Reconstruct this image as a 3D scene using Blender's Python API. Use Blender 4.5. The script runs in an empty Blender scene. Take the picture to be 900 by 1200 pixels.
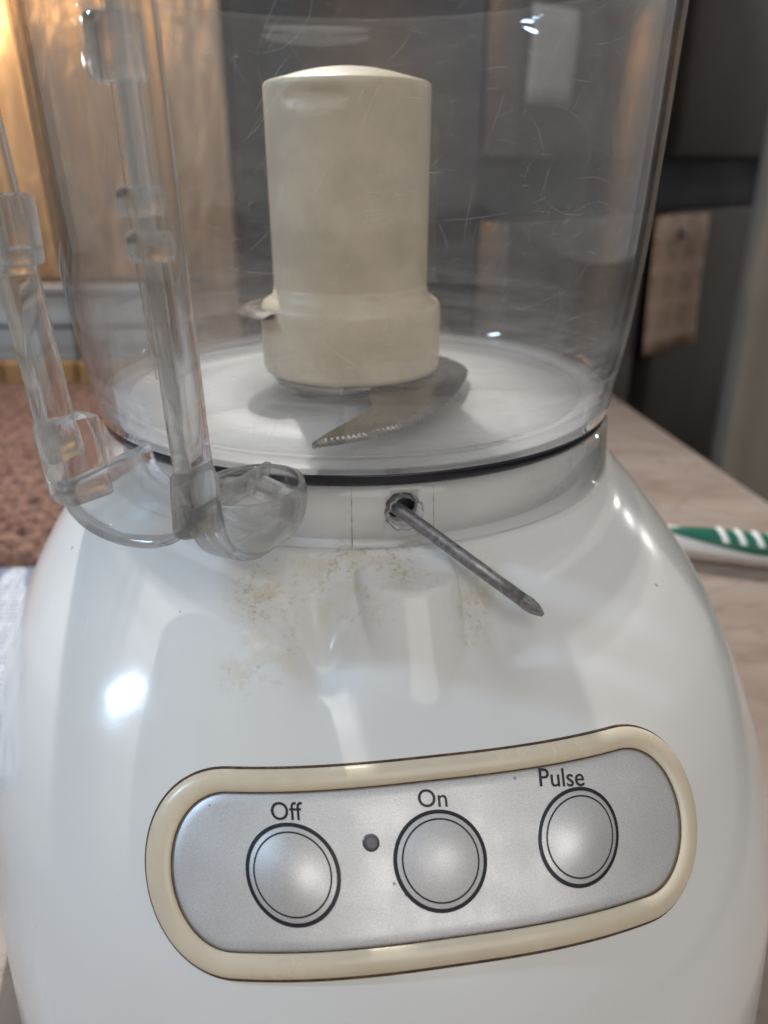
import bpy, bmesh, math, random
import numpy as np
from mathutils import Vector, Matrix
R = math.radians
random.seed(7); rng = np.random.default_rng(7)
S = bpy.context.scene
C = S.collection
ZL = 0.16            # height of the bowl floor above the worktop (m)
YAW = R(8.5)         # the machine is turned a little to the right

# ------------------------------------------------------------------ camera
cd = bpy.data.cameras.new('camera'); cam = bpy.data.objects.new('camera', cd); C.objects.link(cam)
cam.location = (.0096, -.276, ZL + .073); cam.rotation_euler = (R(66.5), 0, 0)
cd.sensor_fit = 'HORIZONTAL'; cd.sensor_width = 36; cd.lens = 38
cd.clip_start = .005; cd.clip_end = 50
cd.dof.use_dof = True; cd.dof.focus_distance = .186; cd.dof.aperture_fstop = 16; cd.dof.aperture_blades = 0
S.camera = cam

# ------------------------------------------------------------------ world, lamps, exposure
w = bpy.data.worlds.new('World'); S.world = w; w.use_nodes = True
bg = w.node_tree.nodes['Background']; bg.inputs[0].default_value = (1, .985, .97, 1); bg.inputs[1].default_value = .30
def lamp(name, loc, aim, size, power, col, shape='DISK', size_y=None):
    l = bpy.data.lights.new(name, 'AREA'); l.shape = shape; l.size = size; l.energy = power; l.color = col
    if size_y: l.size_y = size_y
    o = bpy.data.objects.new(name, l); C.objects.link(o); o.location = loc
    o.rotation_euler = (Vector(aim) - Vector(loc)).to_track_quat('-Z', 'Y').to_euler()
    return o
lamp('ceiling_lamp', (-.33, 1.22, 1.66), (0, -.08, ZL), .035, 34, (1, .97, .93))
lamp('window_lamp', (-1.35, -.12, 1.12), (0, -.1, ZL), .05, 10, (.50, .73, 1), 'ELLIPSE', .36)
lamp('front_fill', (.7, -2.0, 2.0), (0, .1, .1), 2.0, 18, (1, .95, .90))  # unseen frontal fill behind the camera, added to brighten the collar
for i, (dx, dz) in enumerate(((0, 0), (.16, -.10), (.26, -.26))):
    lamp('wall_bulb', (1.85 + dx, 1.75, .90 + dz), (0, 0, .1), .035, .6, (1, .97, .94))
lamp('cabinet_lamp', (-.80, .98, .50), (-.78, 1.12, .2), .32, 4.4, (1, .58, .22), 'RECTANGLE', .05)
S.view_settings.view_transform = 'Standard'; S.view_settings.look = 'None'
S.view_settings.exposure = .05; S.view_settings.gamma = 1; S.view_settings.use_curve_mapping = False
S.render.engine = 'CYCLES'
cy = S.cycles
cy.use_denoising = True; cy.use_light_tree = False; cy.use_adaptive_sampling = True; cy.adaptive_threshold = .02; cy.max_bounces = 9; cy.transparent_max_bounces = 20; cy.transmission_bounces = 9
cy.glossy_bounces = 3; cy.diffuse_bounces = 3; cy.sample_clamp_indirect = 4; cy.blur_glossy = .6

# ------------------------------------------------------------------ material helpers
class NT:
    def __init__(s, name):
        s.m = bpy.data.materials.new(name); s.m.use_nodes = True; s.t = s.m.node_tree; s.t.nodes.clear()
        s.out = s.n('ShaderNodeOutputMaterial')
    def n(s, ty, **kw):
        x = s.t.nodes.new(ty)
        for k, v in kw.items():
            if k.startswith('i_'):
                key = k[2:]; key = int(key) if key.isdigit() else key.replace('_', ' ')
                s.set(x.inputs[key], v)
            else: setattr(x, k, v)
        return x
    def set(s, sock, v):
        if isinstance(v, bpy.types.NodeSocket): s.t.links.new(v, sock)
        elif isinstance(v, (tuple, list)) and len(v) == 3 and sock.type == 'RGBA': sock.default_value = (*v, 1)
        else: sock.default_value = v
    def math(s, op, a, b=0., c=None, clamp=False):
        x = s.n('ShaderNodeMath', operation=op, use_clamp=clamp); s.set(x.inputs[0], a); s.set(x.inputs[1], b)
        if c is not None: s.set(x.inputs[2], c)
        return x.outputs[0]
    def ramp(s, v, lo, hi, a=0., b=1.):
        x = s.n('ShaderNodeMapRange', interpolation_type='SMOOTHSTEP'); s.set(x.inputs[0], v)
        for i, q in enumerate((lo, hi, a, b)): s.set(x.inputs[i + 1], q)
        return x.outputs[0]
    def mix(s, f, a, b):
        x = s.n('ShaderNodeMix', data_type='RGBA'); s.set(x.inputs[0], f); s.set(x.inputs[6], a); s.set(x.inputs[7], b)
        return x.outputs[2]
    def noise(s, vec, scale, detail=2., rough=.5, dist=0.):
        x = s.n('ShaderNodeTexNoise', i_Scale=scale, i_Detail=detail, i_Roughness=rough, i_Distortion=dist)
        if vec is not None: s.set(x.inputs['Vector'], vec)
        return x.outputs[0]
    def coord(s, which='Object'): return s.n('ShaderNodeTexCoord').outputs[which]
    def mapping(s, vec, loc=(0, 0, 0), rot=(0, 0, 0), scale=(1, 1, 1)):
        x = s.n('ShaderNodeMapping', i_Location=loc, i_Rotation=rot, i_Scale=scale); s.set(x.inputs[0], vec); return x.outputs[0]
    def bump(s, h, strength=.2, dist=.001):
        x = s.n('ShaderNodeBump', i_Strength=strength, i_Distance=dist); s.set(x.inputs['Height'], h); return x.outputs[0]
    def pbr(s, col, rough=.5, metal=0., **kw):
        x = s.n('ShaderNodeBsdfPrincipled'); s.set(x.inputs['Base Color'], col); s.set(x.inputs['Roughness'], rough); s.set(x.inputs['Metallic'], metal)
        for k, v in kw.items(): s.set(x.inputs[k.replace('_', ' ')], v)
        return x.outputs[0]
    def done(s, sh): s.t.links.new(sh, s.out.inputs[0]); return s.m
M = {}
def simple(name, col, rough=.5, metal=0., var=.12, scale=30, bump=.1, bd=.0005, **kw):
    k = NT(name); co = k.coord(); nz = k.noise(co, scale, 4, .6)
    c = k.mix(k.ramp(nz, .3, .7), tuple(x * (1 - var) for x in col), tuple(min(1, x * (1 + var)) for x in col))
    if bump: kw['Normal'] = k.bump(k.noise(co, scale * 6, 3), bump, bd)
    M[name] = k.done(k.pbr(c, k.ramp(nz, .2, .8, rough * .85, min(1, rough * 1.15)), metal, **kw)); return M[name]

# white glossy casing: off white plastic with specks of dirt and dried food near the neck
k = NT('white_plastic'); co = k.coord()
basec = k.mix(k.ramp(k.noise(co, 14, 3), .3, .7), (.80, .80, .785), (.765, .765, .745))
def blob(loc, rad):
    g = k.n('ShaderNodeVectorMath', operation='DISTANCE'); k.set(g.inputs[0], co); g.inputs[1].default_value = loc
    return k.ramp(g.outputs['Value'], rad * .25, rad, 1, 0)
reg = None
for loc, rad in (((-.017, -.098, ZL - .026), .017), ((-.020, -.112, ZL - .036), .014), ((-.008, -.097, ZL - .026), .012), ((.034, -.092, ZL - .026), .013), ((.031, -.104, ZL - .033), .010), ((.005, -.088, ZL - .020), .03)):
    b_ = blob(loc, rad); reg = b_ if reg is None else k.math('MAXIMUM', reg, b_)
st = k.math('MULTIPLY', k.ramp(k.noise(co, 520, 6, .75, .3), 0.50, .62), k.ramp(k.noise(co, 95, 3, .6), .38, .58))
st = k.math('MULTIPLY', st, reg)
wash = k.math('MULTIPLY', k.ramp(k.noise(co, 120, 4, .6), .45, .7), k.math('MULTIPLY', reg, .5))
c1 = k.mix(wash, basec, (.62, .54, .36)); c1 = k.mix(k.math('MULTIPLY', st, .55), c1, (.42, .29, .12))
vo = k.n('ShaderNodeTexVoronoi', i_Scale=62., i_Randomness=1.); k.set(vo.inputs['Vector'], co)
spk = k.math('MULTIPLY', k.ramp(vo.outputs['Distance'], .025, .045, 1, 0), k.ramp(k.noise(co, 41, 1), .56, .6))
c1 = k.mix(k.math('MULTIPLY', spk, .8), c1, (.25, .2, .16))
scr = k.ramp(k.math('ABSOLUTE', k.math('SUBTRACT', k.noise(k.mapping(co, rot=(.3, .5, .9), scale=(300, 25, 60)), 1, 0), .5)), 0, .006, 1, 0)
scr = k.math('MULTIPLY', scr, k.ramp(k.noise(co, 35, 1), .55, .65))
rg = k.math('ADD', k.ramp(k.noise(co, 40, 4), .3, .75, .10, .19), k.math('MULTIPLY', scr, .25))
rg = k.math('ADD', rg, k.math('MULTIPLY', reg, .1))
hb = k.math('ADD', k.noise(co, 18, 2), k.math('MULTIPLY', k.noise(co, 700, 3), .03))
M['white_plastic'] = k.done(k.pbr(c1, rg, 0, Normal=k.bump(hb, .25, .0012), IOR=1.5))
simple('collar_plastic', (.88, .88, .865), .3, 0, .05, 40, .05)
simple('cream_plastic', (.71, .615, .465), .26, 0, .06, 50, .08)
simple('hub_plastic', (.60, .515, .385), .42, 0, .09, 60, .25, .0004)
simple('grime', (.10, .055, .025), .8, 0, .5, 400, .5)
simple('print_ink', (.012, .012, .022), .45, 0, .1, 100, 0)
simple('led_lens', (.09, .09, .10), .25, 0, .2, 300, 0)
simple('reflection_dark', (.012, .013, .02), .12, 0, .3, 60, .1)
simple('steel', (.30, .30, .31), .36, 1, .25, 700, .35, .0002)
simple('blade_steel', (.30, .295, .285), .26, 1, .12, 90, .1)
# silver paint with fine flakes and a little grime
k = NT('silver_paint'); co = k.coord()
fl = k.noise(co, 4200, 2, .6)
bc = k.mix(k.ramp(fl, .3, .7), (.60, .598, .60), (.76, .757, .755))
vo = k.n('ShaderNodeTexVoronoi', i_Scale=150., i_Randomness=1.); k.set(vo.inputs['Vector'], co)
sp = k.math('MULTIPLY', k.ramp(vo.outputs['Distance'], .04, .08, 1, 0), k.ramp(k.noise(co, 60, 2), .55, .62))
bc = k.mix(k.math('MULTIPLY', sp, .75), bc, (.12, .1, .09))
M['silver_paint'] = k.done(k.pbr(bc, k.ramp(k.noise(co, 90, 4), .3, .7, 0.42, .54), .75, Normal=k.bump(fl, .12, .0002)))
# clear thin plastic of the bowl wall: see-through shell, Fresnel gloss, scratches and a little haze
def clear_shell(name, haze, edge=(.42, .42, .43), tint=(.965, .965, .96), scratches=True, gloss=.035, fres=1.):
    k = NT(name); uv = k.coord('UV'); co = k.coord()
    lw = k.n('ShaderNodeLayerWeight', i_Blend=.5).outputs['Facing']
    tr = k.n('ShaderNodeBsdfTransparent', i_Color=k.mix(k.math('POWER', lw, 4.), tint, edge))
    hz = k.ramp(k.noise(k.mapping(uv, scale=(1, 2.2, 1)), 40, 4, .75), .35, .8, haze * .4, haze * 1.9) if scratches else haze
    if scratches:   # scuffed zone worn by the turning blade
        vz = k.n('ShaderNodeSeparateXYZ', i_0=uv).outputs[1]
        hz = k.math('ADD', hz, k.math('MULTIPLY', k.ramp(vz, .002, .050, .30, 0), k.ramp(k.noise(k.mapping(uv, scale=(14, 160, 1)), 1, 5, .7), .30, .72)))
    dif = k.n('ShaderNodeBsdfDiffuse', i_Color=(.8, .8, .8)); trl = k.n('ShaderNodeBsdfTranslucent', i_Color=(.8, .8, .8))
    dm = k.n('ShaderNodeMixShader', i_0=.5); k.set(dm.inputs[1], dif.outputs[0]); k.set(dm.inputs[2], trl.outputs[0])
    gl = k.n('ShaderNodeBsdfGlossy', i_Color=(1, 1, 1), i_Roughness=gloss)
    if scratches: k.set(gl.inputs['Normal'], k.bump(k.noise(uv, 22, 2), .12, .002))
    bf = k.n('ShaderNodeNewGeometry').outputs['Backfacing']; fr = k.n('ShaderNodeFresnel', i_IOR=k.ramp(bf, 0, 1, 1.49, 1 / 1.49))
    m1 = k.n('ShaderNodeMixShader'); k.set(m1.inputs[0], hz); k.set(m1.inputs[1], tr.outputs[0]); k.set(m1.inputs[2], dm.outputs[0])
    m2 = k.n('ShaderNodeMixShader'); k.set(m2.inputs[0], k.math('MULTIPLY', fr.outputs[0], fres)); k.set(m2.inputs[1], m1.outputs[0]); k.set(m2.inputs[2], gl.outputs[0])
    M[name] = k.done(m2.outputs[0])
clear_shell('clear_bowl', .022, (.38, .38, .39), (.95, .948, .942))
clear_shell('clear_floor', .42, (.85, .85, .85), (.99, .99, .99), scratches=False, gloss=.45, fres=.35); clear_shell('clear_inner', .010, (.55, .55, .56), (.985, .985, .98), scratches=False); clear_shell('clear_skirt', .012, (.75, .75, .75), (.99, .99, .99), scratches=False)
k = NT('clear_thick'); co = k.coord()
gl = k.n('ShaderNodeBsdfGlass', i_Color=(.99, .995, .99), i_Roughness=.004, i_IOR=1.45); k.set(gl.inputs['Normal'], k.bump(k.noise(co, 120, 2), .05, .001))
tr = k.n('ShaderNodeBsdfTransparent', i_Color=(.95, .95, .95)); mx = k.n('ShaderNodeMixShader', i_0=.34); k.set(mx.inputs[1], gl.outputs[0]); k.set(mx.inputs[2], tr.outputs[0])
M['clear_thick'] = k.done(mx.outputs[0])

# ------------------------------------------------------------------ mesh helpers
def mesh_obj(name, verts, faces, mat, parent=None, smooth=True, uvs=None):
    me = bpy.data.meshes.new(name); me.from_pydata([tuple(map(float, v)) for v in verts], [], faces); me.update()
    bm = bmesh.new(); bm.from_mesh(me); bmesh.ops.recalc_face_normals(bm, faces=bm.faces); bm.to_mesh(me); bm.free()
    if smooth: me.polygons.foreach_set('use_smooth', [True] * len(me.polygons))
    if uvs is not None:
        lay = me.uv_layers.new(name='UVMap'); li = np.zeros(len(me.loops), int); me.loops.foreach_get('vertex_index', li)
        lay.data.foreach_set('uv', np.asarray(uvs, float)[li].ravel())
    o = bpy.data.objects.new(name, me); C.objects.link(o)
    if mat: me.materials.append(M[mat] if isinstance(mat, str) else mat)
    if parent: o.parent = parent
    return o
def tag(o, label=None, cat=None, group=None, kind=None):
    for key, v in (('label', label), ('category', cat), ('group', group), ('kind', kind)):
        if v: o[key] = v
    return o
def thing(name, label, cat, group=None):
    o = bpy.data.objects.new(name, None); C.objects.link(o); o.empty_display_size = .02
    return tag(o, label, cat, group)
def grid_faces(nr, nc, wrap=False):
    f = []
    for i in range(nr - 1):
        for j in range(nc if wrap else nc - 1):
            a = i * nc + j; b = i * nc + (j + 1) % nc
            f.append((a, b, b + nc, a + nc))
    return f
def lathe(name, prof, mat, parent=None, seg=160, closed=False, centre=(0, 0), z0=ZL):
    pr = list(prof) + ([prof[0]] if closed else []); vs, uv = [], []; L = 0
    ph = np.linspace(-math.pi, math.pi, seg + 1) + math.pi
    for i, (r, z) in enumerate(pr):
        for a in ph: vs.append((centre[0] + r * math.sin(a), centre[1] - r * math.cos(a), z0 + z)); uv.append((a * max(r, .02) + 1, z))
    me = mesh_obj(name, vs, grid_faces(len(pr), seg + 1), mat, parent, uvs=uv)
    bm = bmesh.new(); bm.from_mesh(me.data); bmesh.ops.remove_doubles(bm, verts=bm.verts, dist=1e-6); bmesh.ops.recalc_face_normals(bm, faces=bm.faces); bm.to_mesh(me.data); bm.free()
    return me
def box(name, size, loc, mat, parent=None, rot=(0, 0, 0), bevel=.0, seg=2):
    bm = bmesh.new(); bmesh.ops.create_cube(bm, size=1); bmesh.ops.scale(bm, vec=size, verts=bm.verts)
    if bevel: bmesh.ops.bevel(bm, geom=bm.edges[:], offset=bevel, segments=seg, profile=.5, affect='EDGES')
    me = bpy.data.meshes.new(name); bm.to_mesh(me); bm.free(); me.materials.append(M[mat])
    if bevel: me.polygons.foreach_set('use_smooth', [True] * len(me.polygons)); me.set_sharp_from_angle(angle=R(40))
    o = bpy.data.objects.new(name, me); C.objects.link(o); o.location = loc; o.rotation_euler = rot
    if parent: o.parent = parent
    return o
def sweep(name, path, prof, mat, parent=None, side=None, caps=True):
    """path: 3-D points; prof: 2-D closed outline (side, out); side(i) gives the fixed side axis"""
    P = [Vector(p) for p in path]; n = len(P); vs = []
    for i in range(n):
        t = (P[min(i + 1, n - 1)] - P[max(i - 1, 0)]).normalized()
        s = (side(i) if callable(side) else Vector(side)); s = (s - t * s.dot(t)).normalized(); o = t.cross(s)
        pr = prof(i) if callable(prof) else prof
        for a, b in pr: vs.append(P[i] + s * a + o * b)
    m = len(prof(0) if callable(prof) else prof)
    f = grid_faces(n, m, True)
    if caps: f += [tuple(range(m))[::-1], tuple(range((n - 1) * m, n * m))]
    return mesh_obj(name, vs, f, mat, parent)
def rrect(wd, ht, r, n=4):
    o = []
    for cx, cy_, a0 in ((1, 1, 0), (-1, 1, 90), (-1, -1, 180), (1, -1, 270)):
        for j in range(n + 1):
            a = R(a0 + 90 * j / n); o.append((cx * (wd / 2 - r) + r * math.cos(a), cy_ * (ht / 2 - r) + r * math.sin(a)))
    return o
def catmull(pts, n=8):
    P = [np.array(p, float) for p in pts]; P = [2 * P[0] - P[1]] + P + [2 * P[-1] - P[-2]]; out = []
    for i in range(1, len(P) - 2):
        for t in np.linspace(0, 1, n, endpoint=False):
            a, b, c, d = P[i - 1:i + 3]
            out.append(.5 * (2 * b + (c - a) * t + (2 * a - 5 * b + 4 * c - d) * t * t + (3 * b - a - 3 * c + d) * t ** 3))
    out.append(P[-2]); return out
def boolean_cut(o, cutters):
    for c in cutters:
        md = o.modifiers.new('cut', 'BOOLEAN'); md.object = c; md.operation = 'DIFFERENCE'; md.solver = 'EXACT'
    dg = bpy.context.evaluated_depsgraph_get(); me = bpy.data.meshes.new_from_object(o.evaluated_get(dg))
    o.modifiers.clear(); o.data = me

# ------------------------------------------------------------------ the setting: worktop, floor, walls
k = NT('laminate'); co = k.coord()
n1 = k.noise(k.mapping(co, rot=(0, 0, .5), scale=(9, 22, 9)), 1, 6, .62, .8); n2 = k.noise(co, 60, 5, .7)
c = k.mix(k.ramp(n1, .3, .7), (.27, .205, .168), (.385, .315, .268)); c = k.mix(k.ramp(n2, .35, .75, 0, .5), c, (.30, .235, .20))
vein = k.ramp(k.math('ABSOLUTE', k.math('SUBTRACT', k.noise(k.mapping(co, rot=(0, 0, .35), scale=(5, 11, 5)), 1, 4, .6, 1.0), .5)), 0, .018, 1, 0)
c = k.mix(k.math('MULTIPLY', vein, .3), c, (.12, .075, .055))
M['laminate'] = k.done(k.pbr(c, k.ramp(n2, .3, .7, .32, .45), 0, Normal=k.bump(n2, .1, .0005)))
simple('dark_floor', (.05, .04, .035), .5, 0, .3, 6, .1)
k = NT('warm_wall'); co = k.coord(); st_ = k.noise(k.mapping(co, scale=(26, 26, 5)), 1, 5, .65, 1.2)
M['warm_wall'] = k.done(k.pbr(k.mix(k.ramp(st_, .3, .7), (.32, .235, .17), (.56, .44, .32)), .3, .55, Normal=k.bump(st_, .6, .015)))
simple('dark_wall', (.055, .048, .045), .45, 0, .35, 3, .1)
simple('dark_cabinet', (.045, .036, .034), .4, 0, .25, 5, .1)
simple('fridge_steel', (.12, .10, .092), .38, .45, .12, 7, .1)
simple('fridge_gap', (.006, .007, .014), .5, 0, .1, 7, 0)
simple('trim_paint', (.34, .29, .235), .5, 0, .06, 8, .1)
simple('white_board', (.50, .51, .50), .45, 0, .06, 12, .1)
bm = bmesh.new()
ct = [(-1.4, -.9), (.37, -.9), (.335, 0), (.258, .60), (.235, .775), (-1.4, .775)]
v0 = [bm.verts.new((x, y, 0)) for x, y in ct]; fc = bm.faces.new(v0)
ex = bmesh.ops.extrude_face_region(bm, geom=[fc]); bmesh.ops.translate(bm, vec=(0, 0, -.04), verts=[v for v in ex['geom'] if isinstance(v, bmesh.types.BMVert)])
bmesh.ops.recalc_face_normals(bm, faces=bm.faces)
bmesh.ops.bevel(bm, geom=[e for e in bm.edges if all(abs(v.co.z) < 1e-6 for v in e.verts)], offset=.006, segments=3, affect='EDGES')
me = bpy.data.meshes.new('worktop'); bm.to_mesh(me); bm.free(); me.materials.append(M['laminate'])
o = bpy.data.objects.new('worktop', me); C.objects.link(o); tag(o, kind='structure')
o = mesh_obj('floor', [(-6, -6, -.9), (6, -6, -.9), (6, 6, -.9), (-6, 6, -.9)], [(0, 1, 2, 3)], 'dark_floor'); tag(o, kind='structure')
o = box('wall_warm', (1.7, .05, 2.4), (-1.09, 1.17, .3), 'warm_wall'); tag(o, kind='structure')
o = box('wall_back', (4, .05, 3.6), (1.2, 2.9, .9), 'dark_wall'); tag(o, kind='structure')

# ------------------------------------------------------------------ food processor base: casing as a function of (u, t)
PR = np.array([
 [0.00, -.0205, .0885, .0885, .0885], [0.10, -.0240, .0915, .0950, .0915], [0.22, -.033, .099, .110, .099], [0.36, -.0475, .109, .1325, .108],
 [0.52, -.068, .1185, .156, .115], [0.66, -.090, .1240, .173, .121], [0.80, -.115, .1258, .183, .125], [1.00, -.1595, .1262, .188, .128]])
NEXP = 2.35
def pchip(x, xs, ys):
    h = np.diff(xs); dl = np.diff(ys) / h; m = np.zeros_like(xs)
    for i in range(1, len(xs) - 1):
        if dl[i - 1] * dl[i] > 0:
            w1 = 2 * h[i] + h[i - 1]; w2 = h[i] + 2 * h[i - 1]; m[i] = (w1 + w2) / (w1 / dl[i - 1] + w2 / dl[i])
    m[0] = dl[0]; m[-1] = dl[-1]
    j = np.clip(np.searchsorted(xs, x) - 1, 0, len(h) - 1); t = (x - xs[j]) / h[j]
    return (1 + 2 * t) * (1 - t) ** 2 * ys[j] + t * (1 - t) ** 2 * h[j] * m[j] + t * t * (3 - 2 * t) * ys[j + 1] + t * t * (t - 1) * h[j] * m[j + 1]
def prof(t): return [pchip(t, PR[:, 0], PR[:, c]) for c in (1, 2, 3, 4)] + [2 + (NEXP - 2) * np.clip(t / .4, 0, 1)]
def to_world(u, v, z): return np.stack([v * math.sin(YAW) + u * math.cos(YAW), -v * math.cos(YAW) + u * math.sin(YAW), z + ZL], -1)
def surf_u(u, t):
    z, a, b, c, n = prof(t)
    return to_world(u, b * np.clip(1 - np.abs(u / a) ** n, 1e-6, 1) ** (1 / n), z)
_ts = np.linspace(0, 1, 2001); _q = surf_u(np.zeros(2001), _ts); _L = np.r_[0, np.cumsum(np.linalg.norm(np.diff(_q, axis=0), axis=1))]; _L -= np.interp(.4875, _ts, _L)
_us = np.linspace(-.1, .1, 2001); _w = surf_u(_us, np.full(2001, .4875)); _A = np.r_[0, np.cumsum(np.linalg.norm(np.diff(_w, axis=0), axis=1))]; _A -= _A[1000]
def panel(p, q, off):
    """point on the casing: p, q in metres along the front, off = height above the casing"""
    p = np.asarray(p, float); q = np.asarray(q, float); off = np.asarray(off, float)
    def base(p, q): return surf_u(np.interp(p, _A, _us), np.interp(q, _L, _ts))
    e = .0012; X = base(p, q); du = base(p + e, q) - base(p - e, q); dq = base(p, q + e) - base(p, q - e)
    n = np.cross(dq, du); n /= np.linalg.norm(n, axis=-1, keepdims=True)
    return X + n * off[..., None]
base = thing('food_processor_base', 'white glossy food processor base with cream-edged silver button panel', 'appliance')
# casing rings
ph = np.concatenate([np.linspace(-math.pi, -.42, 90, endpoint=False), np.linspace(-.42, .42, 220, endpoint=False), np.linspace(.42, math.pi, 91)[:-1]])
tt = np.concatenate([np.linspace(0, .36, 130, endpoint=False), np.linspace(.36, 1, 60)])
PH, TT = np.meshgrid(ph, tt); z, a, b, c_, n = prof(TT.ravel()); n = n; s_, c0 = np.sin(PH.ravel()), np.cos(PH.ravel())
bb = np.where(c0 > 0, b, c_); r = (np.abs(s_ / a) ** n + np.abs(c0 / bb) ** n) ** (-1 / n)
u, v = r * s_, r * c0
# front lug under the neck: flat-topped half-round boss blended into the slope
du = u - .0013; RB = .0132; sp = lambda x, w_: w_ * np.logaddexp(0, x / w_)
ov = v - .0945 - np.sqrt(np.clip(RB ** 2 - du ** 2, 1e-9, 1))
zb = -.0216 - 1.22 * sp(ov, .0004) - 5 * sp(np.abs(du) - RB * .985, .0006) - .02 * np.clip(v - .095, 0, 1)
wdt = .0008; zs = wdt * np.logaddexp(z / wdt, zb / wdt)
z = np.where(c0 > 0, np.where(v < .17, zs, z), z)
# shallow scoop on the left of the lug
z = z - (.0072 * np.exp(-(((u + .0215) / .0070) ** 2 + ((v - .1050) / .0140) ** 2)) + .0060 * np.exp(-(((u - .0240) / .0070) ** 2 + ((v - .1050) / .0140) ** 2))) * (c0 > 0)
V = to_world(u, v, z); nc = len(ph)
inner = to_world(.079 * np.sin(ph), .079 * np.cos(ph), np.full(nc, -.0203))
bot = V[-nc:].copy(); bot[:, :2] *= .96; bot[:, 2] = ZL - .1597
V = np.concatenate([inner, V, bot]); body = mesh_obj('casing', V, grid_faces(len(tt) + 2, nc, True), 'white_plastic', base)
# collar that the bowl sits on (hollow, with the drilled hole)
collar = lathe('collar', [(.0795, -.0225), (.0800, -.0045), (.0790, -.0038), (.0040, -.0038), (.0040, -.0060), (.0770, -.0060), (.0770, -.0225)], 'collar_plastic', base, closed=True)
def front_pt(r, z, az=YAW): return Vector((r * math.sin(az), -r * math.cos(az), ZL + z))
fdir = Vector((math.sin(YAW), -math.cos(YAW), 0))
def cutter(az, z, rad, ctr_r=.083, squash=1.0):
    bm = bmesh.new(); bmesh.ops.create_cone(bm, cap_ends=True, segments=32, radius1=rad, radius2=rad, depth=.03)
    for v_ in bm.verts:
        j = 1 + .05 * math.sin(v_.index * 2.3); v_.co.x *= j * squash; v_.co.y *= j
    me = bpy.data.meshes.new('cut'); bm.to_mesh(me); bm.free(); o = bpy.data.objects.new('cut', me); C.objects.link(o)
    o.matrix_world = Matrix.Translation(front_pt(ctr_r, z, az)) @ Vector((math.sin(az), -math.cos(az), 0)).to_track_quat('Z', 'Y').to_matrix().to_4x4()
    return o
hz = -.0103; HZ_AZ = YAW + R(1.3)
c1_, c2_ = cutter(HZ_AZ + R(.5), hz - .0010, .0043), cutter(HZ_AZ + R(.1), hz, .0041)
bpy.context.view_layer.update(); boolean_cut(collar, [c1_])
simple('hole_shade_black', (.008, .008, .009), .6, 0, .1, 50, 0)
lathe('hole_shade_band', [(.0755, -.0215), (.0755, -.0070), (.0740, -.0070), (.0740, -.0215)], 'hole_shade_black', base, seg=96, closed=True)  # black band added behind the hole, its inside shade put into the colour

simple('tab_grime', (.36, .26, .15), .8, 0, .5, 500, .3)
# control panel: bezel, silver plate, buttons, printing
HL, HH = .0655, .0203
def qc(p): x = np.asarray(p) / .044; return -.0025 + .0024 * x ** 2 - .0002 * x
def stadium(inset, n=200):
    rr = HH - inset; L = HL - HH; per = 4 * L + 2 * math.pi * (HH); out = []
    for i in range(n):
        s = per * i / n
        if s < 2 * L: out.append((-L + s, -rr))
        elif s < 2 * L + math.pi * HH: a = (s - 2 * L) / HH - math.pi / 2; out.append((L + (rr - .25 * inset) * math.cos(a), rr * math.sin(a)))
        elif s < 4 * L + math.pi * HH: out.append((L - (s - 2 * L - math.pi * HH), rr))
        else: a = (s - 4 * L - math.pi * HH) / HH + math.pi / 2; out.append((-L + (rr - .35 * inset) * math.cos(a), rr * math.sin(a)))
    o = np.array(out); o[:, 1] += qc(o[:, 0]); return o
def loops_obj(name, specs, mat, parent, closed=False):
    n = 200; vs = []
    for inset, off in specs: o_ = stadium(inset, n); vs.append(panel(o_[:, 0], o_[:, 1], np.full(n, off)))
    return mesh_obj(name, np.concatenate(vs), grid_faces(len(specs), n, True), mat, parent)
loops_obj('bezel', [(i, 0.0001 + .0020 * max(0, 1 - ((i - .0026) / .0026) ** 2) ** .45 - (.0011 if i < 1e-5 else 0)) for i in np.linspace(0, .0052, 19)], 'cream_plastic', base)
loops_obj('panel_gap', [(-.0005, .00006), (-.0001, .00026), (.0004, .0002)], 'grime', base)
loops_obj('plate_gap', [(.0048, .00085), (.0050, .00116), (.0052, .00108)], 'grime', base)
n_ = 200; ol = stadium(.0051, n_); vs = []; L_ = HL - HH
for kf in np.linspace(1, 0, 14):
    sp = np.stack([np.clip(ol[:, 0], -L_, L_), qc(np.clip(ol[:, 0], -L_, L_))], 1); q2 = sp + (ol - sp) * kf
    vs.append(panel(q2[:, 0], q2[:, 1], np.full(n_, .0011 - .0004 * max(0, kf - .93) / .07)))
mesh_obj('faceplate', np.concatenate(vs), grid_faces(14, n_, True), 'silver_paint', base)
def disc(name, p0, q0, rads, mat, parent, n=64):
    vs = []; a = np.linspace(0, 2 * math.pi, n, endpoint=False)
    for rr, off in rads: vs.append(panel(p0 + rr * np.cos(a), q0 + rr * np.sin(a), np.full(n, off)))
    return mesh_obj(name, np.concatenate(vs), grid_faces(len(rads), n, True), mat, parent)
PO = .0011
def dome(r_): return PO + .00012 + .0019 * max(0, 1 - (r_ / .0099) ** 2) ** 1.35
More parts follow.
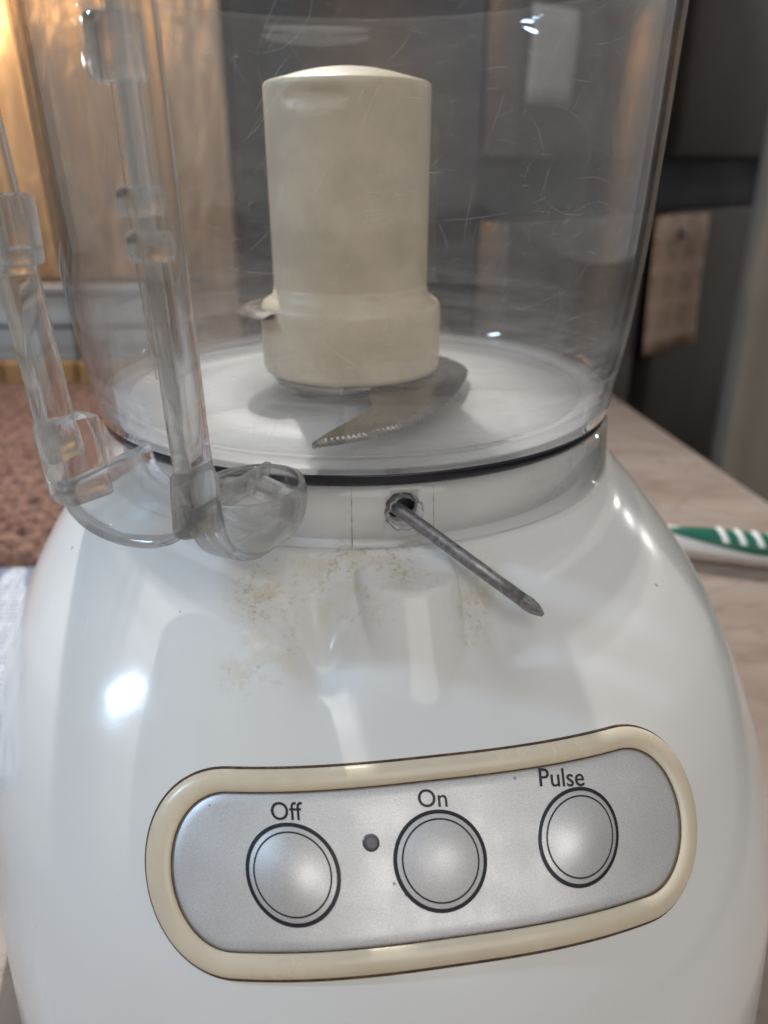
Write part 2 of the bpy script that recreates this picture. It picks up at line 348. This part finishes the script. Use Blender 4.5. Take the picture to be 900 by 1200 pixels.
for p0, q0, word, tp, tq, tw in ((-.0317, -.0003, 'Off', -.0322, -.0107, .0068), (-.0009, -.0018, 'On', -.0010, -.0123, .0063), (.0305, -.0012, 'Pulse', .0288, -.0119, .0108)):
    bt = disc('button', p0, q0, [(.0100, PO - .0002), (.00995, PO + .00002)] + [(r_, dome(r_)) for r_ in np.linspace(.0098, .00002, 22)], 'silver_paint', base)
    disc('ring_mark', p0, q0, [(r_, dome(r_) + .00006) for r_ in (.0099, .0096, .00935, .0091)], 'print_ink', bt)
    disc('ring_mark', p0, q0, [(r_, dome(r_) + .00006) for r_ in (.00817, .0080, .00783)], 'print_ink', bt)
    cu = bpy.data.curves.new('lettering', 'FONT'); cu.body = word; cu.align_x = 'CENTER'; cu.offset = .006; cu.resolution_u = 4
    to = bpy.data.objects.new('lettering_source', cu); C.objects.link(to); bpy.context.view_layer.update()
    me = bpy.data.meshes.new_from_object(to.evaluated_get(bpy.context.evaluated_depsgraph_get())); bpy.data.objects.remove(to)
    co_ = np.zeros(len(me.vertices) * 3); me.vertices.foreach_get('co', co_); co_ = co_.reshape(-1, 3)
    sc = tw / (co_[:, 0].max() - co_[:, 0].min()); xm = (co_[:, 0].max() + co_[:, 0].min()) / 2
    lx = (co_[:, 0] - xm) * sc; ly = co_[:, 1] * sc * 1.02; kq = {'Off': -.05, 'On': .09, 'Pulse': .22}[word]
    W = panel(tp + lx + .5 * kq * ly, tq - ly + kq * lx, np.full(len(co_), PO + .00012))
    me.vertices.foreach_set('co', W.ravel()); me.materials.clear(); me.materials.append(M['print_ink']); me.update()
    lo = bpy.data.objects.new('lettering', me); C.objects.link(lo); lo.parent = base; lo['label'] = 'dark printed word ' + word
disc('indicator_light', -.0150, -.0063, [(.0018, PO + .00004), (.00175, PO + .00016), (.0009, PO + .00018), (.00002, PO + .00018)], 'led_lens', base, 28)

# ------------------------------------------------------------------ clear bowl
bowl = thing('processor_bowl', 'scratched clear plastic bowl with handle, seated on the white base', 'bowl')
ZP = [0, .008, .02, .05, .08, .11, .122]; RP = [.0850, .0862, .0883, .0912, .0927, .0938, .0944]
zz = np.linspace(0, .118, 26); ro = pchip(zz, np.array(ZP), np.array(RP)); TH = .0023
outer = [(float(r_), float(z_)) for r_, z_ in zip(ro, zz)]
lip = [(.0952, .1195), (.0965, .1205), (.0968, .1225), (.0955, .1240), (.0925, .1238)]
inn = [(float(r_) - TH, float(z_)) for r_, z_ in zip(ro, zz) if z_ > .004][::-1]
wall = lathe('bowl_wall', outer + lip + inn + [(.0800, .0030), (.0760, .0022), (.0760, .0008), (.0840, .0002)], 'clear_bowl', bowl, seg=192, closed=True)
wall.data.materials.append(M['clear_inner']); wall.data.materials.append(M['clear_floor'])
for f in wall.data.polygons:
    if f.normal.x * f.center.x + f.normal.y * f.center.y < 0: f.material_index = 1
    if abs(f.normal.z) > .5 and f.center.z < ZL + .01: f.material_index = 2
skirt = lathe('skirt', [(.0849, -.0034), (.0854, -.0080), (.0860, -.0150), (.0864, -.0186), (.0866, -.0200), (.0850, -.0200), (.0846, -.0180), (.0836, -.0080), (.0832, -.0034)], 'clear_skirt', bowl, seg=192, closed=True)
boolean_cut(skirt, [c2_])
for c in (c1_, c2_): bpy.data.objects.remove(c)
lathe('bowl_floor', [(.0758, .0022), (.0500, .0018), (.020, .0018), (.020, .0004), (.0758, .0006)], 'clear_floor', bowl, closed=True)
lathe('floor_reflection_ring', [(.0842, .0001), (.0845, -.0010), (.0845, -.0024), (.0841, -.0033), (.0812, -.0033), (.0812, .0001)], 'reflection_dark', bowl, closed=True)  # dark ring imitating the internal reflection at the edge of the clear floor
# jagged edge of the drilled hole, tab plate and grime lines
vs = []; m_ = 30; hc = front_pt(.0858, hz, HZ_AZ + R(.2)); tx = Vector((math.cos(YAW), math.sin(YAW), 0))
for ring, (rr, of) in enumerate(((.0042, -.0002), (.0041, .0006), (.0046, .0008), (.0052, .0002))):
    for i in range(m_):
        a = 2 * math.pi * i / m_; j = 1 + .05 * math.sin(i * 2.1 + ring) + random.uniform(-.03, .03)
        vs.append(hc + tx * (rr * j * math.cos(a)) + Vector((0, 0, rr * j * math.sin(a))) + fdir * (of + random.uniform(-.0002, .0002)))
mesh_obj('hole_rim', vs, grid_faces(4, m_, True), 'clear_thick', bowl, smooth=False)
for az_ in (YAW - R(7.6), YAW + R(6.6)):
    vs = []
    for z_ in np.linspace(-.0036, -.0192, 14):
        r_ = .0850 - z_ * .09; z_ = float(z_); wd = .00003 + .00016 * random.random() ** 2 + (.00008 if z_ < -.015 else 0)
        for s in (-1, 1): vs.append(Vector((r_ * math.sin(az_), -r_ * math.cos(az_), ZL + z_)) + s * wd * Vector((math.cos(az_), math.sin(az_), 0)) + .0002 * Vector((math.sin(az_), -math.cos(az_), 0)))
    mesh_obj('tab_seam', vs, grid_faces(14, 2), 'tab_grime', bowl)
# vertical mould ridge on the wall
az_ = R(-33); sweep('mould_ridge', [(( pchip(np.array([z_]), np.array(ZP), np.array(RP))[0] + .0001) * math.sin(az_ + z_ * .25), -(pchip(np.array([z_]), np.array(ZP), np.array(RP))[0] + .0001) * math.cos(az_ + z_ * .25), ZL + z_) for z_ in np.linspace(.022, .118, 24)], rrect(.0005, .0004, .00012, 2), 'clear_thick', bowl, side=(math.cos(az_), math.sin(az_), 0))
# hairline scratches worn into the wall
k = NT('scratch_haze'); tr = k.n('ShaderNodeBsdfTransparent'); df = k.n('ShaderNodeBsdfDiffuse', i_Color=(.85, .85, .85)); tl = k.n('ShaderNodeBsdfTranslucent', i_Color=(.85, .85, .85))
ad = k.n('ShaderNodeMixShader', i_0=.5); k.set(ad.inputs[1], df.outputs[0]); k.set(ad.inputs[2], tl.outputs[0])
mx = k.n('ShaderNodeMixShader', i_0=.27); k.set(mx.inputs[1], tr.outputs[0]); k.set(mx.inputs[2], ad.outputs[0]); M['scratch_haze'] = k.done(mx.outputs[0])
vs, fs = [], []
def wall_r(z_): return float(np.interp(z_, ZP, RP))
for q in range(1300):
    low = q < 330
    az0 = random.uniform(-1.25, 1.35); z0_ = .004 + .032 * random.random() ** 1.5 if low else random.uniform(.005, .115)
    hd = random.gauss(0, .16) if low or random.random() < .25 else random.gauss(1.1, .9); cv = random.gauss(0, 45 if not low else 8)
    Ls = random.uniform(.002, .009) if random.random() < .86 else random.uniform(.01, .03); wd = random.uniform(.00002, .00005) * (1.5 if random.random() < .06 else 1); n = 7; b0_ = len(vs)
    p, zz_ = az0, z0_
    for i in range(n):
        r_ = wall_r(min(max(zz_, 0), .118)) + .00008; h = hd + cv * Ls * i / n
        t_ = Vector((math.cos(p), math.sin(p), 0)); c = Vector((r_ * math.sin(p), -r_ * math.cos(p), ZL + zz_)); nn = t_ * -math.sin(h) + Vector((0, 0, math.cos(h)))
        w_ = wd * math.sin(math.pi * (i + .3) / (n - .4))
        vs += [c + nn * w_, c - nn * w_]
        p += math.cos(h) * Ls / n / r_; zz_ += math.sin(h) * Ls / n
        if zz_ > .117 or zz_ < .001: zz_ = min(max(zz_, .001), .117)
    fs += [(b0_ + 2 * i, b0_ + 2 * i + 1, b0_ + 2 * i + 3, b0_ + 2 * i + 2) for i in range(n - 1)]
tag(mesh_obj('hairline_scratches', vs, fs, 'scratch_haze', bowl), kind='stuff')
# handle: two rails, lower trough, rounded lobe, blocks
HA = R(-24); er = Vector((math.sin(HA), -math.cos(HA), 0)); et = Vector((math.cos(HA), math.sin(HA), 0)); ez = Vector((0, 0, 1))
def hp(r_, t_, z_): return er * r_ + et * t_ + ez * (ZL + z_)
def rail_r(z_): return .1165 + .085 * max(z_, 0)
near = [hp(rail_r(z_), .0188 + .03 * max(0, z_ - .02), z_) for z_ in np.linspace(.125, .012, 22).tolist()]
near += [Vector(p) for p in catmull([tuple(hp(*q)) for q in ((.1165, .0187, .008), (.1158, .0188, .002), (.1140, .0191, -.0045), (.1105, .0196, -.0098), (.1055, .0201, -.0124), (.0995, .0208, -.0130), (.0935, .0214, -.0118), (.0890, .0219, -.0080), (.0862, .0223, -.0020))], 5)]
def nprof(i):
    if i < 22: return rrect(.0044, .0105, .0020)
    f_ = min(1, (i - 21) / 16); return rrect(.0050 + .003 * f_, .0110 - .0090 * f_, .0020 - .0012 * f_)
sweep('handle_rail', near, nprof, 'clear_thick', bowl, side=lambda i: et if i < 22 else et)
far = [hp(rail_r(z_) - .001, -.0190 - .02 * max(0, z_ - .02), z_) for z_ in np.linspace(.125, .010, 22).tolist()]
sweep('handle_rail', far, rrect(.0046, .0095, .0018), 'clear_thick', bowl, side=et)
vs = []; NT_, NR_ = 22, 8
for sgn in (0, 1):
    for i in range(NR_):
        r_ = .0875 + (.1190 - .0875) * i / (NR_ - 1)
        for j in range(NT_):
            a = math.pi * j / (NT_ - 1); th = sgn * .0016
            vs.append(hp(r_ + .002 * math.sin(a), -(.0190 - th) * math.cos(a), .0045 - (.0118 - th) * math.sin(a) ** .8))
fs = grid_faces(NR_, NT_) + [tuple(x + NR_ * NT_ for x in f) for f in grid_faces(NR_, NT_)]
N1 = NR_ * NT_
for j in range(NT_ - 1): fs += [(j, j + 1, N1 + j + 1, N1 + j), (N1 - NT_ + j, N1 - NT_ + j + 1, 2 * N1 - NT_ + j + 1, 2 * N1 - NT_ + j)]
for i in range(NR_ - 1): fs += [(i * NT_, (i + 1) * NT_, N1 + (i + 1) * NT_, N1 + i * NT_), (i * NT_ + NT_ - 1, (i + 1) * NT_ + NT_ - 1, N1 + (i + 1) * NT_ + NT_ - 1, N1 + i * NT_ + NT_ - 1)]
mesh_obj('handle_trough', vs, fs, 'clear_thick', bowl)
def hbox(name, r_, t_, z_, size, bev, tilt=0):
    return box(name, size, hp(r_, t_, z_), 'clear_thick', bowl, rot=(tilt, 0, HA), bevel=bev)
ft = hbox('handle_foot', .1130, -.0205, .0085, (.0085, .0150, .0200), .0022, R(-6))
for v_ in ft.data.vertices:
    if v_.co.z < 0: v_.co.x += .0038 * (v_.co.z / -.01) ** 1.5; v_.co.z += .002 * (v_.co.x < 0)
hbox('handle_foot', .1150, .0158, .0040, (.0060, .0110, .0160), .0024, R(-4))
for z_, t_, sx, sz in ((.0905, .0145, .0070, .011), (.0660, .0145, .0055, .0055), (.0580, .0150, .0055, .006), (.0600, -.0165, .0075, .0140), (.0540, -.0195, .0070, .0060)):
    hbox('handle_rib', rail_r(z_) - .001, t_, z_, (sx, .006, sz), .0014)
# lobe: thin rounded cup that joins the near rail to the skirt
lc = hp(.0990, .0205, -.0008); vs = []; na, nb = 64, 24
for sh in (1.0, .90):
    for i in range(nb):
        b_ = -math.pi / 2 + (math.pi / 2 + .35) * i / (nb - 1); cb = math.cos(b_) ** .72 if math.cos(b_) > 1e-9 else 0
        for j in range(na):
            a = 2 * math.pi * j / na
            vs.append(lc + et * (.0125 * sh * cb * math.cos(a)) + er * (.0145 * sh * cb * math.sin(a)) + ez * (.0118 * sh * math.sin(b_)))
N1 = na * nb; fs = grid_faces(nb, na, True) + [tuple(x + N1 for x in f) for f in grid_faces(nb, na, True)]
for j in range(na): fs.append((N1 - na + j, N1 - na + (j + 1) % na, 2 * N1 - na + (j + 1) % na, 2 * N1 - na + j))
mesh_obj('handle_lobe', vs, fs, 'clear_thick', bowl)
box('lock_block', (.0065, .0050, .0045), lc + Vector((.0035, .004, .0005)), 'clear_thick', bowl, rot=(.2, .35, -.3), bevel=.0007)
box('lock_block', (.0050, .0035, .0080), lc + Vector((.0085, -.004, .000)), 'clear_thick', bowl, rot=(.1, .3, -.2), bevel=.0006)
box('lock_block', (.0080, .0040, .0035), lc + Vector((-.0045, .005, .0015)), 'clear_thick', bowl, rot=(.1, -.2, -.4), bevel=.0006)
sweep('lock_rib', [lc + Vector((.0105 * math.cos(a), .002, .0095 * math.sin(a) + .001)) for a in np.linspace(R(200), R(335), 16).tolist()], rrect(.003, .0012, .0004, 2), 'clear_thick', bowl, side=(0, 1, 0))
hbox('lock_tooth', .1040, .0045, -.0075, (.0045, .0040, .0070), .0007, R(8))

# ------------------------------------------------------------------ blade assembly
bl = thing('chopping_blade', 'cream hub with serrated steel blades standing inside the clear bowl', 'blade')
hub = lathe('hub', [(.0120, .0078), (.0285, .0078), (.0294, .0084), (.0298, .0098), (.0299, .0260), (.0297, .0285), (.0288, .0303), (.0270, .0315), (.0257, .0325), (.0252, .0345)] + [(.0251 + .00001 * i, .0345 + .0580 * i / 40) for i in range(41)] + [(.0254, .0933), (.0250, .0940), (.0240, .0945), (.0200, .0955), (.0150, .0968), (.0100, .0978), (.0050, .0984), (.0001, .0986)], 'hub_plastic', bl, seg=200, centre=(-.0015, 0))
for v_ in hub.data.vertices:       # worn dent just under the top edge
    a = math.atan2(v_.co.x, -v_.co.y); dz = v_.co.z - ZL - .0893
    g = max(0, 1 - ((a + .42) / .42) ** 2 - (dz / .0032) ** 2)
    if g > 0: s = 1 - .055 * g ** .5; v_.co.x *= s; v_.co.y *= s
def blade(rot, zz_):
    outer_ = catmull([(-.0087, -.0805), (.005, -.0735), (.019, -.0605), (.0300, -.0360), (.0372, -.008), (.0385, .006), (.0340, .019), (.0240, .026)], 16)
    inner_ = catmull([(-.0087, -.0800), (-.0045, -.0700), (.0010, -.0590), (.0060, -.0470), (.0050, -.0330), (.008, -.012), (.010, 0.), (.012, .012)], 16)
    n = len(outer_); rows = []; ce, se = math.cos(rot), math.sin(rot)
    arc = np.r_[0, np.cumsum([np.linalg.norm(outer_[i + 1] - outer_[i]) for i in range(n - 1)])]
    def pt(p, z_): return (p[0] * ce - p[1] * se, p[0] * se + p[1] * ce, ZL + zz_ + z_)
    N = 420; oo = np.stack([np.interp(np.linspace(0, arc[-1], N), arc, [q[c] for q in outer_]) for c in (0, 1)], 1); s_ = np.linspace(0, arc[-1], N)
    ia = np.r_[0, np.cumsum([np.linalg.norm(inner_[i + 1] - inner_[i]) for i in range(n - 1)])]
    ii = np.stack([np.interp(np.linspace(0, ia[-1], N), ia, [q[c] for q in inner_]) for c in (0, 1)], 1)
    vs = []
    for kx, (f_, z_) in enumerate(((0, -.0008), (0, .0008), (.62, .0008), (.80, .0007), (1, -.0004), (1, -.0008))):
        for i in range(N):
            q = ii[i] + (oo[i] - ii[i]) * f_
            if f_ == .80: q = oo[i] + (ii[i] - oo[i]) / max(np.linalg.norm(ii[i] - oo[i]), 1e-6) * min(.0024, .6 * np.linalg.norm(ii[i] - oo[i]))
            if f_ == .62: q = oo[i] + (ii[i] - oo[i]) / max(np.linalg.norm(ii[i] - oo[i]), 1e-6) * min(.0028, .75 * np.linalg.norm(ii[i] - oo[i]))
            zt = z_
            if f_ >= .8 and s_[i] < .062:
                sc_ = abs(math.sin(s_[i] * math.pi / .0016)); zt = z_ - (.0010 * sc_ if f_ == .80 else 0)
                if f_ == 1: q = q + (ii[i] - oo[i]) / max(np.linalg.norm(ii[i] - oo[i]), 1e-6) * .0009 * (1 - sc_)
            vs.append(pt(q, zt))
    o_ = mesh_obj('blade', vs, grid_faces(6, N) + [(i, i + 1, 5 * N + i + 1, 5 * N + i) for i in range(N - 1)], 'blade_steel', bl); o_.data.set_sharp_from_angle(angle=R(30)); return o_
lathe('blade_ring', [(.010, .0045), (.0262, .0045), (.0268, .0052), (.0268, .0076), (.010, .0076)], 'blade_steel', bl, closed=True, centre=(-.0015, 0), seg=96)
blade(0, .0062)
blade(math.pi - .16, .0280)

# ------------------------------------------------------------------ screwdriver shank stuck in the hole
drv = thing('screwdriver_shank', 'thin grey steel cross-tip screwdriver shank sticking out of the hole', 'screwdriver')
A_ = front_pt(.0850, hz - .0008, HZ_AZ + R(.3)); B_ = Vector((.0485, -.1045, ZL - .0290)); dr = (B_ - A_).normalized()
s0 = Vector((0, 0, 1)) - dr * dr.z; s0.normalize(); s1 = dr.cross(s0); Lr = (B_ - A_).length
def rodmesh(name, stations, mat, parent):
    vs = []; n = 40
    for x_, rr, fl_ in stations:
        for j in range(n):
            a = 2 * math.pi * j / n; q = rr * (1 - fl_ * abs(math.cos(2 * a)) ** 1.5)
            vs.append(A_ + dr * x_ + s0 * (q * math.cos(a)) + s1 * (q * math.sin(a)))
    return mesh_obj(name, vs, grid_faces(len(stations), n, True) + [tuple(range(n)), tuple(range((len(stations) - 1) * n, len(stations) * n))], mat, parent)
rodmesh('shank', [(-.0035, .00175, 0), (0, .00175, 0), (Lr * .5, .00175, 0), (Lr - .0062, .00175, 0)], 'steel', drv)
tipo = rodmesh('cross_tip', [(Lr - .0062, .00174, 0), (Lr - .0054, .00185, .05), (Lr - .0042, .0019, .34), (Lr - .0026, .00165, .52), (Lr - .0009, .0010, .5), (Lr, .0005, .3)], 'steel', drv)
tipo.data.set_sharp_from_angle(angle=R(35))

# ------------------------------------------------------------------ brush lying on the worktop behind, right
simple('brush_white', (.78, .77, .73), .3, 0, .04, 30, 0); simple('brush_green', (.0, .105, .062), .4, 0, .1, 60, .1)
br = thing('cleaning_brush', 'white plastic brush handle with green ribbed grip lying behind the base', 'brush')
b0, b1 = Vector((.135, .205, .013)), Vector((.375, .130, .013)); bd = (b1 - b0).normalized(); bs = Vector((-bd.y, bd.x, 0)); NB = 30
def bw(f): return .0066 + .0030 * math.sin(math.pi * min(1, f * 1.2)) - .002 * max(0, f - .7)
def bsec(f, k0=0, k1=2 * math.pi, n=20, grow=0.):
    c = b0 + (b1 - b0) * f; w_ = bw(f) + grow
    return [c + bs * (w_ * math.cos(a)) + Vector((0, 0, w_ * .95 * math.sin(a))) for a in np.linspace(k0, k1, n, endpoint=k1 - k0 < 6).tolist()]
vs = []
for i in range(NB): vs += bsec(i / (NB - 1))
mesh_obj('handle', vs, grid_faces(NB, 20, True) + [tuple(range(20)), tuple(range((NB - 1) * 20, NB * 20))], 'brush_white', br)
vs = []; NG = 26
for i in range(NG):
    f = .22 + .74 * i / (NG - 1); hw = 1.05 * min(1, ((i + .3) / 7) ** .6); vs += bsec(f, R(115) - hw, R(115) + hw, 14, .0009 * min(1, i / 3 + .2))
grip = mesh_obj('grip', vs, grid_faces(NG, 14), 'brush_green', br)
for j in range(9):
    f = .350 + j * .040; vs = []
    for df in np.linspace(-.0085, .0085, 5).tolist():
        row_ = [bsec(f + df + .020 * (g_ / 8 - .5), R(112) - .62 + 1.24 * g_ / 8, R(112) - .60 + 1.24 * g_ / 8, 2, .0009 + (.0013 * (1 - (df / .0085) ** 2) ** .5 if abs(df) < .0085 else -.0004))[0] for g_ in range(9)]; vs += row_
    mesh_obj('grip_rib', vs, grid_faces(5, 9), 'brush_white', grip)

# ------------------------------------------------------------------ fridge with paper, door trim (right, far)
fa = R(40); fx = Vector((math.cos(fa), math.sin(fa), 0)); fy = Vector((-math.sin(fa), math.cos(fa), 0)); f0 = Vector((.475, 1.07, 0))
fr = thing('fridge', 'dark brown-grey refrigerator in the blurred background behind the bowl', 'fridge')
def fbox(name, s0_, s1_, z0_, z1_, d0, d1, mat, par, bev=.006):
    return box(name, (s1_ - s0_, d1 - d0, z1_ - z0_), f0 + fx * ((s0_ + s1_) / 2) + fy * ((d0 + d1) / 2) + ez * ((z0_ + z1_) / 2), mat, par, rot=(0, 0, fa), bevel=bev)
fbox('carcass', -.40, .60, -.88, .95, .06, .66, 'fridge_gap', fr)
fbox('door', -.40, -.085, -.85, .16, .0, .055, 'fridge_steel', fr); fbox('door', -.03, .60, -.85, .16, .0, .055, 'fridge_steel', fr)
fbox('door', -.40, -.085, .235, .95, .0, .055, 'fridge_steel', fr); fbox('door', -.03, .60, .235, .95, .0, .055, 'fridge_steel', fr)
k = NT('note_paper'); uvc = k.coord('Generated')
g1 = k.math('MULTIPLY', k.ramp(k.math('PINGPONG', k.math('ADD', k.math('MULTIPLY', k.n('ShaderNodeSeparateXYZ', i_0=uvc).outputs[0], 3.), .5), .5), .05, .2), k.ramp(k.math('PINGPONG', k.math('ADD', k.math('MULTIPLY', k.n('ShaderNodeSeparateXYZ', i_0=uvc).outputs[2], 4.), .5), .5), .08, .25))
c = k.mix(k.math('MULTIPLY', g1, k.ramp(k.noise(uvc, 14, 3), .35, .6)), (.66, .47, .36), (.42, .29, .20)); M['note_paper'] = k.done(k.pbr(c, .7))
ppr = thing('calendar_sheet', 'beige printed calendar sheet held by a magnet on the fridge', 'paper')
vs = []
for i in range(9):
    for j in range(9):
        s = -.075 + .15 * j / 8; zz_ = .165 - .21 * i / 8; vs.append(f0 + fx * s + fy * (-.004 - .006 * (i / 8) ** 2 - .002 * math.sin(j * .8)) + ez * (zz_ - .01))
sheet = mesh_obj('sheet', vs, grid_faces(9, 9), 'note_paper', ppr); sol = sheet.modifiers.new('thick', 'SOLIDIFY'); sol.thickness = .0008
mg = box('magnet', (.016, .008, .016), f0 + fx * -.005 + fy * -.010 + ez * .128, 'steel', ppr, rot=(0, 0, fa), bevel=.003)
ns = thing('note_sheet', 'pale grey note sheet stuck on the upper fridge door', 'paper'); M['pale_note'] = simple('pale_note', (.42, .42, .42), .7, 0, .1, 20, 0)
vs = [f0 + fx * (-.385 + .085 * j / 4) + fy * (-.003 - .002 * math.sin(i)) + ez * (.40 - .105 * i / 5) for i in range(6) for j in range(5)]
mesh_obj('sheet', vs, grid_faces(6, 5), 'pale_note', ns).modifiers.new('thick', 'SOLIDIFY').thickness = .0008
dp = thing('reflection_panel', 'narrow pale panel added behind the hub to imitate a reflection streak in the bowl', 'door'); simple('reflection_pale', (.20, .185, .18), .5, 0, .1, 4, .1)  # pale panel added in place of a reflection streak on the bowl
box('reflection_streak', (.20, .04, 2.2), (.30, 2.80, .2), 'reflection_pale', dp, bevel=.01)
box('streak_strip', (.02, .02, 1.9), (.30, 2.772, .2), 'dark_cabinet', dp, bevel=.004)
kc = thing('tall_cabinet', 'dark reddish cabinet in the dim background left of the hub', 'cabinet'); simple('red_wood', (.10, .035, .028), .35, 0, .3, 5, .1)
box('carcass', (.36, .4, 2.2), (-.40, 2.6, .2), 'dark_cabinet', kc, bevel=.01); box('door', (.15, .03, 1.0), (-.485, 2.38, -.25), 'red_wood', kc, bevel=.006); box('door', (.15, .03, 1.0), (-.315, 2.38, -.25), 'red_wood', kc, bevel=.006)
tr_ = thing('door_trim', 'pale tan painted door trim at the right edge', 'trim')
box('jamb', (.30, .06, 2.6), (.648, .88, .35), 'trim_paint', tr_, rot=(0, 0, .25), bevel=.008)
box('stop', (.03, .03, 2.6), (.500, .82, .35), 'trim_paint', tr_, rot=(0, 0, .25), bevel=.006)

# ------------------------------------------------------------------ left: brown mat, bamboo rack, white board, newspaper
k = NT('brown_chenille'); co = k.coord(); nz = k.noise(co, 160, 4, .7)
M['brown_chenille'] = k.done(k.pbr(k.mix(k.ramp(nz, .3, .7), (.12, .055, .038), (.36, .20, .145)), .9, 0, Normal=k.bump(nz, .8, .003)))
nx, ny = 130, 170; vs = []
for j in range(ny):
    for i in range(nx):
        x_ = -.62 + .44 * i / (nx - 1); y_ = .150 + .415 * j / (ny - 1)
        row = math.floor(y_ / .017); hgt = .0085 * abs(math.sin(math.pi * y_ / .017)) ** .7 * (.45 + .55 * abs(math.sin(math.pi * (x_ / .016 + .5 * (row % 2) + .35 * math.sin(row * 2.7)))))
        ed = min(1, min(i, nx - 1 - i) / 3, min(j, ny - 1 - j) / 3)
        vs.append((x_ + .002 * math.sin(j * 1.7), y_ + .002 * math.sin(i * 1.1), .001 + (.010 + hgt + .0015 * random.random()) * ed))
o = mesh_obj('braided_mat', vs, grid_faces(ny, nx), 'brown_chenille'); tag(o, 'reddish brown braided mat on the worktop left of the base', 'mat')
simple('bamboo', (.46, .27, .11), .5, 0, .3, 60, .2); simple('bamboo_dark', (.05, .035, .025), .6, 0, .2, 60, .1)
rk = thing('bamboo_rack', 'low orange bamboo slat rack behind the brown mat', 'rack')
sl = None
for i in range(16):
    for j in range(4):
        loc = (-.66 + i * .027, .590, .0075 + j * .0075)
        if sl is None: sl = box('slat', (.0245, .010, .0058), loc, 'bamboo', rk, bevel=.0012, seg=1)
        else:
            q = sl.copy(); C.objects.link(q); q.location = loc; q.parent = rk
box('backing', (.44, .006, .030), (-.457, .600, .018), 'bamboo_dark', rk); box('base_rail', (.44, .03, .004), (-.457, .592, .002), 'bamboo_dark', rk)
wr = thing('wire_rack', 'dark wire rack standing in front of the grey-white board', 'rack')
for z_ in (.050, .103): sweep('rail', [(-.80, .70, z_), (-.45, .70, z_), (-.20, .70, z_)], rrect(.005, .005, .002, 2), 'dark_cabinet', wr, side=(0, 1, 0))
for i in range(5): sweep('post', [(-.78 + .14 * i, .70, 0), (-.78 + .14 * i, .70, .05), (-.78 + .14 * i, .70, .105)], rrect(.004, .004, .0015, 2), 'dark_cabinet', wr, side=(1, 0, 0))
wb = thing('splash_board', 'grey-white painted board standing behind the bamboo rack', 'board')
box('panel', (.60, .020, .085), (-.58, .735, .0425), 'white_board', wb, bevel=.004); box('cap', (.60, .03, .008), (-.58, .732, .090), 'white_board', wb, bevel=.002)
k = NT('newsprint'); co = k.coord()
sx = k.n('ShaderNodeSeparateXYZ', i_0=co).outputs
ln = k.math('MULTIPLY', k.ramp(k.math('PINGPONG', sx[1], .0022), .0009, .0014), k.ramp(k.noise(k.mapping(co, scale=(420, 60, 1)), 1, 2), .42, .5))
pic = k.ramp(k.noise(co, 28, 0), .56, .57)
c = k.mix(k.math('MULTIPLY', ln, .7), (.58, .60, .66), (.10, .11, .16)); c = k.mix(k.math('MULTIPLY', pic, .8), c, (.14, .15, .22)); M['newsprint'] = k.done(k.pbr(c, .8))
np_ = thing('newspaper', 'folded printed newspaper lying left of the white base', 'newspaper')
for i in range(3):
    vs = []
    for a in range(14):
        for b in range(10):
            x_ = -.44 + .30 * a / 13; y_ = -.030 + .175 * b / 9
            vs.append((x_ - .006 * i, y_ + .003 * i, .001 + .0022 * i + .0025 * abs(math.sin(a * .5 + i)) * (b / 9) + .004 * (1 if b == 9 else 0) * (i == 2)))
    o = mesh_obj('page', vs, grid_faces(14, 10), 'newsprint', np_)
